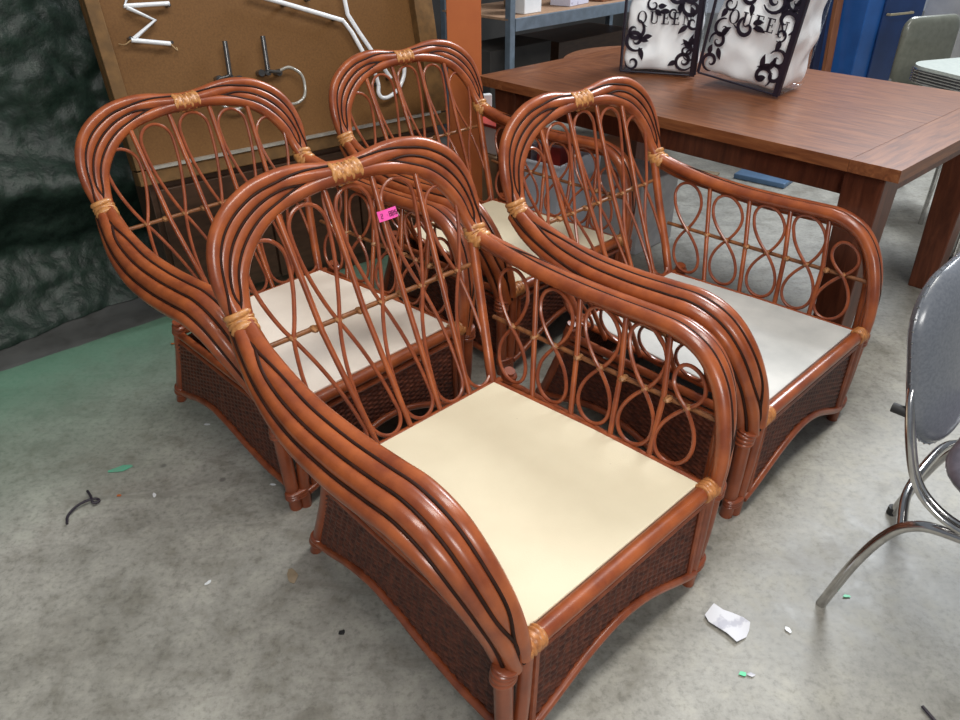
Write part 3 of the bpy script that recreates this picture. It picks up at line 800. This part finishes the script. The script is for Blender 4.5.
# ------------------------------------------------------------------ things seen beneath the dining table by the rear armchair
def wbox(name, mat, x, y, z0, sx, sy, h, rz, label, cat, bv=.006):
    o = MB().box((0, 0, h/2), (sx, sy, h)).build(name, mat, None, smooth=False); bevel(o, bv)
    o.location = (x, y, z0); o.rotation_euler.z = math.radians(rz); tag(o, label, cat); return o
def bin_(x, y, rz, sx, sy, h, mat, label):
    r = empty('storage_bin', (x, y, 0), math.radians(rz), label, 'bin')
    mb = MB(); t = .006; o = [(-sx/2, -sy/2), (sx/2, -sy/2), (sx/2, sy/2), (-sx/2, sy/2)]
    k = .86; vs = [(a*k, b*k, 0.003) for a, b in o]+[(a, b, h) for a, b in o]+[(a-math.copysign(t, a), b-math.copysign(t, b), h) for a, b in o]+[((a-math.copysign(t, a))*k, (b-math.copysign(t, b))*k, .01) for a, b in o]
    fs = [(3, 2, 1, 0)]+[(i, (i+1) % 4, 4+(i+1) % 4, 4+i) for i in range(4)]+[(4+i, 4+(i+1) % 4, 8+(i+1) % 4, 8+i) for i in range(4)]+[(8+i, 8+(i+1) % 4, 12+(i+1) % 4, 12+i) for i in range(4)]+[(12, 13, 14, 15)]
    mb.add(vs, fs); mb.build('bin_body', mat, r, smooth=False)
    mb = MB(); mb.tube([(a*1.02, b*1.02, h) for a, b in o], .008, 8, closed=True); mb.build('rim', mat, r)
    return r
bin_(.36, 3.50, -40, .30, .36, .40, 'palew', 'pale blue plastic bin on the floor under the left end of the dining table')
wbox('red_case', 'redp', .36, 3.50, .402-.06, .12, .14, .10, -30, 'small red case sticking out of the pale blue plastic bin', 'case')
wbox('grey_carton', 'cartgrey', .74, 3.40, 0, .26, .3, .34, -45, 'grey carton on the floor under the dining table beside the pale blue bin', 'carton')
wbox('white_carton', 'white', .12, 3.80, .34, .20, .26, .13, -48, 'white carton with a red edge stacked behind the left table leg', 'carton')
wc = bpy.data.objects['white_carton']; o = MB().box((0, 0, .137), (.205, .265, .012)).build('lid', 'redp', wc, smooth=False)
wbox('tan_carton', 'card', .12, 3.80, 0, .26, .30, .338, -48, 'tan cardboard carton on the floor under the white carton', 'carton')
wbox('foam_scrap', 'white', .045, 3.86, .486, .05, .03, .10, 20, 'small white foam scrap standing on top of the red-lidded white carton', 'scrap')
wbox('blue_tray', 'palebl', 1.66, 4.24, 0, .30, .16, .03, -40, 'flat blue-grey tray on the floor beyond the dining table', 'tray')
M['traybl'] = simple('slate_blue_plastic', (.10, .19, .33), rough=.4); bpy.data.objects['blue_tray'].data.materials[0] = M['traybl']
wbox('tan_scrap', 'tan', 1.36, 4.36, 0, .14, .06, .012, -30, 'tan cardboard scrap on the floor left of the blue-grey tray', 'scrap', .002)

# ------------------------------------------------------------------ right background: blue cabinet, boards, chair, pale table, drawers
bc = empty('blue_cabinet', (2.215, 4.55, 0), math.radians(26), 'blue steel cabinet with a brass bar handle at the back right', 'cabinet')
bevel(MB().box((.165, .25, .70), (.46, .5, 1.40)).build('cabinet_body', 'blueedge', bc, smooth=False), .006)
bevel(MB().box((.225, -.008, .70), (.33, .014, 1.34)).build('door', 'blue', bc, smooth=False), .004)
MB().tube([(.08, -.022, .835), (.08, -.040, .835), (.27, -.040, .835), (.27, -.022, .835)], .007, 8).build('bar_handle', 'gold', bc)
for i, (x, y, mt, w_, tilt, lab, lz) in enumerate([
    (1.80, 4.45, 'cream_w', .07, 5, 'cream painted board leaning upright, leftmost of the boards beside the tilted comforter bag', 1.25),
    (1.89, 4.50, 'plank', .05, 4, 'reddish brown plank leaning upright between the cream board and the navy board', 1.2),
    (1.97, 4.55, 'navy', .05, 3, 'narrow navy board leaning upright between two reddish brown planks', 1.3),
    (2.05, 4.56, 'plank', .05, 3, 'reddish brown plank leaning against the blue cabinet', 1.35)]):
    o = MB().box((0, 0, lz/2), (w_, .03, lz)).build('leaning_board', mt, None, smooth=False); bevel(o, .004)
    o.location = (x, y, 0.003); o.rotation_euler = (math.radians(-6), math.radians(tilt), math.radians(26)); tag(o, lab, 'board', 'boards leaning by the blue cabinet')
def rounded_slab(W, H, T, R, nseg=8, bulge=.012, NXY=18):
    """upholstered pad standing in local x-z, thickness along y"""
    import bmesh
    out = []
    for cx, cz, a0 in ((W/2-R, H/2-R, 0), (-W/2+R, H/2-R, PI/2), (-W/2+R, -H/2+R, PI), (W/2-R, -H/2+R, 1.5*PI)):
        for k in range(nseg+1):
            a = a0+PI/2*k/nseg; out.append((cx+R*math.cos(a), cz+R*math.sin(a)))
    mb = MB(); K = len(out); rings = [(0, .0), (.35, .0), (.65, .0), (.85, .0), (.95, .0), (1, 0)]
    def prof(s): return T/2*math.sqrt(max(0, 1-s**10))+bulge*(1-s*s)
    vs = []; fs = []
    for side in (-1, 1):
        base = len(vs); vs.append((0, side*prof(0), 0))
        for s in (.3, .6, .8, .9, .96, .99, 1.0):
            for x, z in out: vs.append((x*s, side*prof(s), z*s))
        for k in range(K): f = (base, base+1+k, base+1+(k+1) % K); fs.append(f if side == -1 else f[::-1])
        for r in range(6):
            for k in range(K):
                a = base+1+r*K+k; b = base+1+r*K+(k+1) % K; f = (a, a+K, b+K, b); fs.append(f if side == -1 else f[::-1])
    return mb.add(vs, fs), out
gc = empty('diner_chair', (2.26, 4.02, 0), math.radians(20), 'greenish grey vinyl diner chair behind the pale round-cornered table', 'chair', 'grey vinyl diner chairs')
mb, _ = rounded_slab(.36, .34, .05, .06); mb.v = [(x, y, z+.735) for x, y, z in mb.v]; mb.build('backrest', 'vinyl_g', gc)
mb, _ = rounded_slab(.40, .40, .06, .08); mb.v = [(x, z-.22, y+.46) for x, y, z in mb.v]; mb.build('seat', 'vinyl_g', gc)
for sx in (-1, 1):
    MB().tube(crom([V((sx*.17, .0, .62)), V((sx*.17, .03, .45)), V((sx*.19, .06, .0))], 5), .011, 8).build('leg', 'chrome', gc)
    MB().tube(crom([V((sx*.17, -.05, .42)), V((sx*.17, -.38, .42)), V((sx*.19, -.43, .0))], 5), .011, 8).build('leg', 'chrome', gc)
# pale table
pt = empty('chrome_table', (2.43, 3.40, 0), math.radians(18), 'pale grey table with ribbed chrome edge and rounded corners at the right edge', 'table')
mb = MB(); out = []
for cx, cy, a0 in ((.45-.12, .3-.12, 0), (-.45+.12, .3-.12, PI/2), (-.45+.12, -.3+.12, PI), (.45-.12, -.3+.12, 1.5*PI)):
    for k in range(9):
        a = a0+PI/2*k/8; out.append((cx+.12*math.cos(a), cy+.12*math.sin(a)))
MB().poly([(x*.995, y*.995, .762) for x, y in out], (0, 0, 1), .014).build('tabletop', 'formica', pt, smooth=False)
mb = MB()
for z in (.758, .746, .734, .722, .712): mb.tube([(x, y, z) for x, y in out], .0065, 8, closed=True)
mb.poly([(x*.99, y*.99, .708) for x, y in out], (0, 0, 1), .05)
mb.build('chrome_edge', 'chrome', pt)
for sx in (-1, 1):
    for sy in (-1, 1):
        l = MB().tube([(sx*.34, sy*.18, .71), (sx*.40, sy*.22, .02)], .014, 10).build('leg', 'chrome', pt)
        MB().tube([(sx*.399, sy*.219, .04), (sx*.402, sy*.222, .0)], .018, 10).build('rubber_cap', 'rubber', l)
# cream drawers
dr = empty('drawer_chest', (3.12, 4.75, 0), math.radians(14), 'cream painted chest of drawers behind the greenish grey diner chair', 'chest of drawers')
bevel(MB().box((.1, .2, .5), (.7, .4, 1.0)).build('chest_body', 'cream_w', dr, smooth=False), .005)
for z in (.30, .55, .80):
    d = bevel(MB().box((.1, -.008, z), (.64, .02, .21)).build('drawer', 'cream_w', dr, smooth=False), .005)
    for sx in (-.16, .36): MB().tube([(sx, -.018, z), (sx, -.04, z)], [.008, .014], 10).build('knob', 'chrome', d)
fb = ebox('floral_panel', 'lav', 0, 0, .42, .03, 0, 1.05, 'pale floral fabric panel standing between the blue cabinet and the cream drawers', 'panel')
fb.location = (2.66, 5.30, 0); fb.rotation_euler.z = math.radians(22)
db = MB().box((0, 0, .5), (.6, .03, 1.0)).build('dark_screen', 'wall', None, smooth=False)
bpy.data.objects.remove(db)

# ------------------------------------------------------------------ foreground chrome diner chair (local: x along its width, -y is its front)
fc = empty('diner_chair', (.99, 1.325, 0), math.radians(44), 'grey vinyl and chrome diner chair cut off by the right edge, nearest the viewer', 'chair', 'grey vinyl diner chairs')
mb, out = rounded_slab(.43, .37, .045, .115)
RX = Matrix.Translation((0, -.005, .665)) @ Matrix.Rotation(math.radians(-15), 4, 'X')
mb.v = [tuple(RX @ V((x*(1+.00*z), y+.5*x*x, z))) for x, y, z in mb.v]; bk = mb.build('backrest', 'vinyl', fc)
wl = [RX @ V((x*1.0, .5*x*x+.0, z)) for x, z in out]
MB().tube(wl, .0032, 6, closed=True).build('welt_piping', 'vinyl', bk)
mb = MB()
K = len(wl)
dense = []
for i in range(K):
    a = wl[i]; b = wl[(i+1) % K]; n_ = max(1, int((b-a).length/.026))
    for q in range(n_): dense.append(a.lerp(b, q/n_))
for p in dense:
    d = (p-RX @ V((0, 0, 0))).normalized(); c = p+d*.002; mb.tube([c-d*.003, c, c+d*.003], [.0028, .0028, .0008], 6)
mb.build('upholstery_tacks', 'chrome', bk)
mb, _ = rounded_slab(.44, .42, .055, .13); mb.v = [(x, z-.28, y+.455) for x, y, z in mb.v]; mb.build('seat', 'vinyl_p', fc)
for sx in (-1, 1):
    x = sx*.205
    leg = MB().tube(crom([V((x*1.06, .035, .0)), V((x*1.03, .0, .16)), V((x, -.035, .265)), V((x, -.075, .325)), V((x, -.14, .35)), V((x, -.30, .36)), V((x, -.40, .345)), V((x*1.03, -.46, .26)), V((x*1.06, -.50, .0))], 7), .0115, 12).build('leg', 'chrome', fc)
    if sx == 1: MB().tube([V((x*1.062, .036, -.0+.022)), V((x*1.062, .037, .0))], .0135, 10).build('rubber_foot', 'rubber', leg)
    for off in (0, .018):
        MB().tube(crom([V((sx*(.195+off*.4), .015, .645)), V((sx*(.212+off*.5), .002, .60)), V((sx*(.215+off), -.022, .53)), V((sx*(.215+off), -.05, .46)), V((sx*(.212+off), -.085, .415)), V((sx*(.208+off), -.145, .385)), V((sx*(.205+off), -.24, .380))], 6), .007, 10).build('back_support', 'chrome', fc)
    MB().tube([V((sx*.22, .03, .585)), V((sx*.22, -.005, .585))], .010, 10).build('bolt_knob', 'rubber', fc)
MB().tube(crom([V((-.205, -.06, .305)), V((-.1, -.03, .33)), V((.1, -.03, .33)), V((.205, -.06, .305))], 6), .0105, 10).build('cross_bar', 'chrome', fc)

# ------------------------------------------------------------------ litter on the floor
def scrap(name, x, y, pts, mat, label, cat, z=.002, amp=.008, rz=0, seed=1, group=None, t=.001):
    K = len(pts); mb = MB(); vs = []; R_ = 5
    top = [(0, 0)]
    for r in range(1, R_+1):
        for a, b in pts: top.append((a*r/R_, b*r/R_))
    zz = [z+amp*(.5+.5*math.sin(seed+37*a+23*b)*math.cos(seed*2+29*a-31*b))*(1) for a, b in top]
    vs = [(a, b, h+t) for (a, b), h in zip(top, zz)]+[(a, b, h) for (a, b), h in zip(top, zz)]
    n = len(top); fs = []
    for k in range(K):
        l = (k+1) % K; fs += [(0, 1+k, 1+l), (n, n+1+l, n+1+k)]
        for r in range(R_-1):
            a = 1+r*K; fs += [(a+k, a+K+k, a+K+l, a+l), (n+a+k, n+a+l, n+a+K+l, n+a+K+k)]
        a = 1+(R_-1)*K; fs.append((a+k, n+a+k, n+a+l, a+l))
    o = mb.add(vs, fs).build(name, mat, None, angle=15); o.location = (x, y, 0); o.rotation_euler.z = rz
    tag(o, label, cat, group); return o
scrap('paper_scrap', .572, 1.135, [(-.05, .03), (-.045, .012), (-.012, -.022), (.003, -.045), (.03, -.03), (.042, -.012), (.050, .008), (.038, .022), (.015, .034), (-.005, .040), (-.022, .058), (-.03, .050)], 'paper', 'torn crumpled whitish paper scrap on the concrete in front of the nearest armchair', 'paper', amp=.012)
def blob(r1, r2, seed, K=9):
    rn = random.Random(seed); return [(r1*math.cos(2*PI*k/K)*rn.uniform(.7, 1.15), r2*math.sin(2*PI*k/K)*rn.uniform(.6, 1.2)) for k in range(K)]
scrap('green_foil_bit', .566, 1.012, blob(.010, .006, 1), 'greenbit', 'tiny green foil bit on the floor below the crumpled paper scrap', 'litter', amp=.002)
scrap('white_paper_bit', .583, 1.010, blob(.009, .005, 2), 'paper', 'tiny white paper bit touching the lower green foil bit', 'litter', amp=.002)
scrap('green_foil_bit', .880, 1.220, blob(.010, .005, 3), 'greenbit', 'tiny green foil bit beside the foot of the foreground diner chair', 'litter', amp=.002)
scrap('white_paper_bit', .705, 1.125, blob(.007, .009, 4), 'white', 'tiny white paper bit right of the crumpled paper scrap', 'litter', amp=.002)
scrap('green_paint_chip', -1.07, 1.715, blob(.034, .014, 5), 'greenpaint', 'flat green paint chip on the floor at the left above the black cord twist', 'litter', amp=.001, rz=.35)
scrap('tan_leaf', -.475, 1.298, blob(.014, .026, 6), 'tan', 'dry tan leaf scrap on the floor left of the nearest armchair', 'litter', amp=.003, rz=.3)
scrap('orange_bit', -1.03, 1.60, blob(.008, .005, 7), 'orange', 'tiny orange bit on the floor right of the black cord twist', 'litter', amp=.001)
scrap('orange_bit', -1.16, 2.44, blob(.012, .006, 8), 'orange', 'small orange bit on the green paint band by the leftmost armchair', 'litter', amp=.001)
WB = [((-.880, 1.93), 'white paper bit on the floor in front of the leftmost armchair base'), ((-.83, 1.99), 'white paper bit closest under the leftmost armchair base rail'), ((-.93, 1.60), 'small white bit on the floor right of the orange bit'), ((-.60, 1.64), 'white fleck on the floor left of the foot of the leftmost armchair'), ((-.68, 1.28), 'white fleck on the bare floor at lower left')]
for i, ((x, y), lb) in enumerate(WB): scrap('white_paper_bit', x, y, blob(.010, .005, 20+i), 'white', lb, 'litter', amp=.001, rz=i, group='white bits of litter on the left floor')
scrap('grey_stain_flake', -.325, 1.13, blob(.010, .007, 31), 'rubber', 'dark oval flake on the floor below the tan leaf scrap', 'litter', amp=.001, rz=.5)
tw = MB().tube(crom([V((-.045, -.045, .006)), V((-.043, -.015, .008)), V((-.020, .012, .012)), V((.012, .020, .016)), V((.030, .022, .012)), V((.036, .012, .010)), V((.022, .006, .012)), V((.018, .025, .018)), V((.010, .055, .012)), V((.004, .075, .006))], 6), .0036, 8).build('cord_twist', 'purpl', None)
tw.location = (-1.10, 1.545, 0); tw.rotation_euler.z = .4; tag(tw, 'short twisted black cord lying on the concrete at the left', 'cord')
ck = MB().tube([(0, 0, .006), (.015, -.05, .006)], .0035, 8).build('black_stick', 'purpl', None); ck.location = (.915, .93, 0)
tag(ck, 'thin black stick on the floor at the lower right corner', 'stick')

# ------------------------------------------------------------------ camera
P_ = math.radians(32.278); R_ = math.radians(-.538)
fw = V((0, math.cos(P_), -math.sin(P_))); rt_ = V((1, 0, 0)); up = rt_.cross(fw)
r2 = rt_*math.cos(R_)+up*math.sin(R_); u2 = -rt_*math.sin(R_)+up*math.cos(R_)
cam = bpy.data.cameras.new('camera'); co = bpy.data.objects.new('camera', cam); COL.objects.link(co)
mw = Matrix((r2, u2, -fw)).transposed().to_4x4(); mw.translation = V((0, 0, 1.457)); co.matrix_world = mw
cam.sensor_width = 36; cam.lens = 749.094*36/960; cam.clip_start = .02
SC.camera = co

# ------------------------------------------------------------------ light: added overhead fill strip, open door to the right, added front fill, dim hall
wd = bpy.data.worlds.new('world'); SC.world = wd; wd.use_nodes = True
bg = wd.node_tree.nodes['Background']; bg.inputs['Color'].default_value = (.80, .88, 1, 1); bg.inputs['Strength'].default_value = .26
def area(name, loc, target, sx, sy, power, col):
    l = bpy.data.lights.new(name, 'AREA'); l.shape = 'RECTANGLE'; l.size = sx; l.size_y = sy; l.energy = power; l.color = col
    o = bpy.data.objects.new(name, l); COL.objects.link(o); o.location = loc
    d = V(target)-V(loc); o.rotation_euler = d.to_track_quat('-Z', 'Y').to_euler(); return o
sk = area('overhead_fill_strip', (.7, 1.0, 3.9), (.6, 1.7, 0), 3.2, .7, 115, (1, .97, .91))  # added overhead fill for even light on the seats
_z = (V((.6, 1.7, 0))-V((.7, 1.0, 3.9))).normalized(); _x = (E1-_z*E1.dot(_z)).normalized(); _y = (-_z).cross(_x)
sk.rotation_euler = Matrix((_x, _y, -_z)).transposed().to_euler()
area('open_door', (3.5, 5.5, 4.3), (.7, 1.6, 0), 1.7, 1.7, 330, (.90, .95, 1))
area('front_fill', (1.2, -3.2, 2.8), (.4, 1.8, .2), 2.0, 1.0, 120, (1, .98, .95))  # added fill from the camera side, brightens bag and chair fronts
SC.view_settings.view_transform = 'Standard'; SC.view_settings.look = 'None'
SC.view_settings.exposure = 0.0; SC.view_settings.gamma = 1.0
try: SC.view_settings.use_curve_mapping = False
except Exception: pass
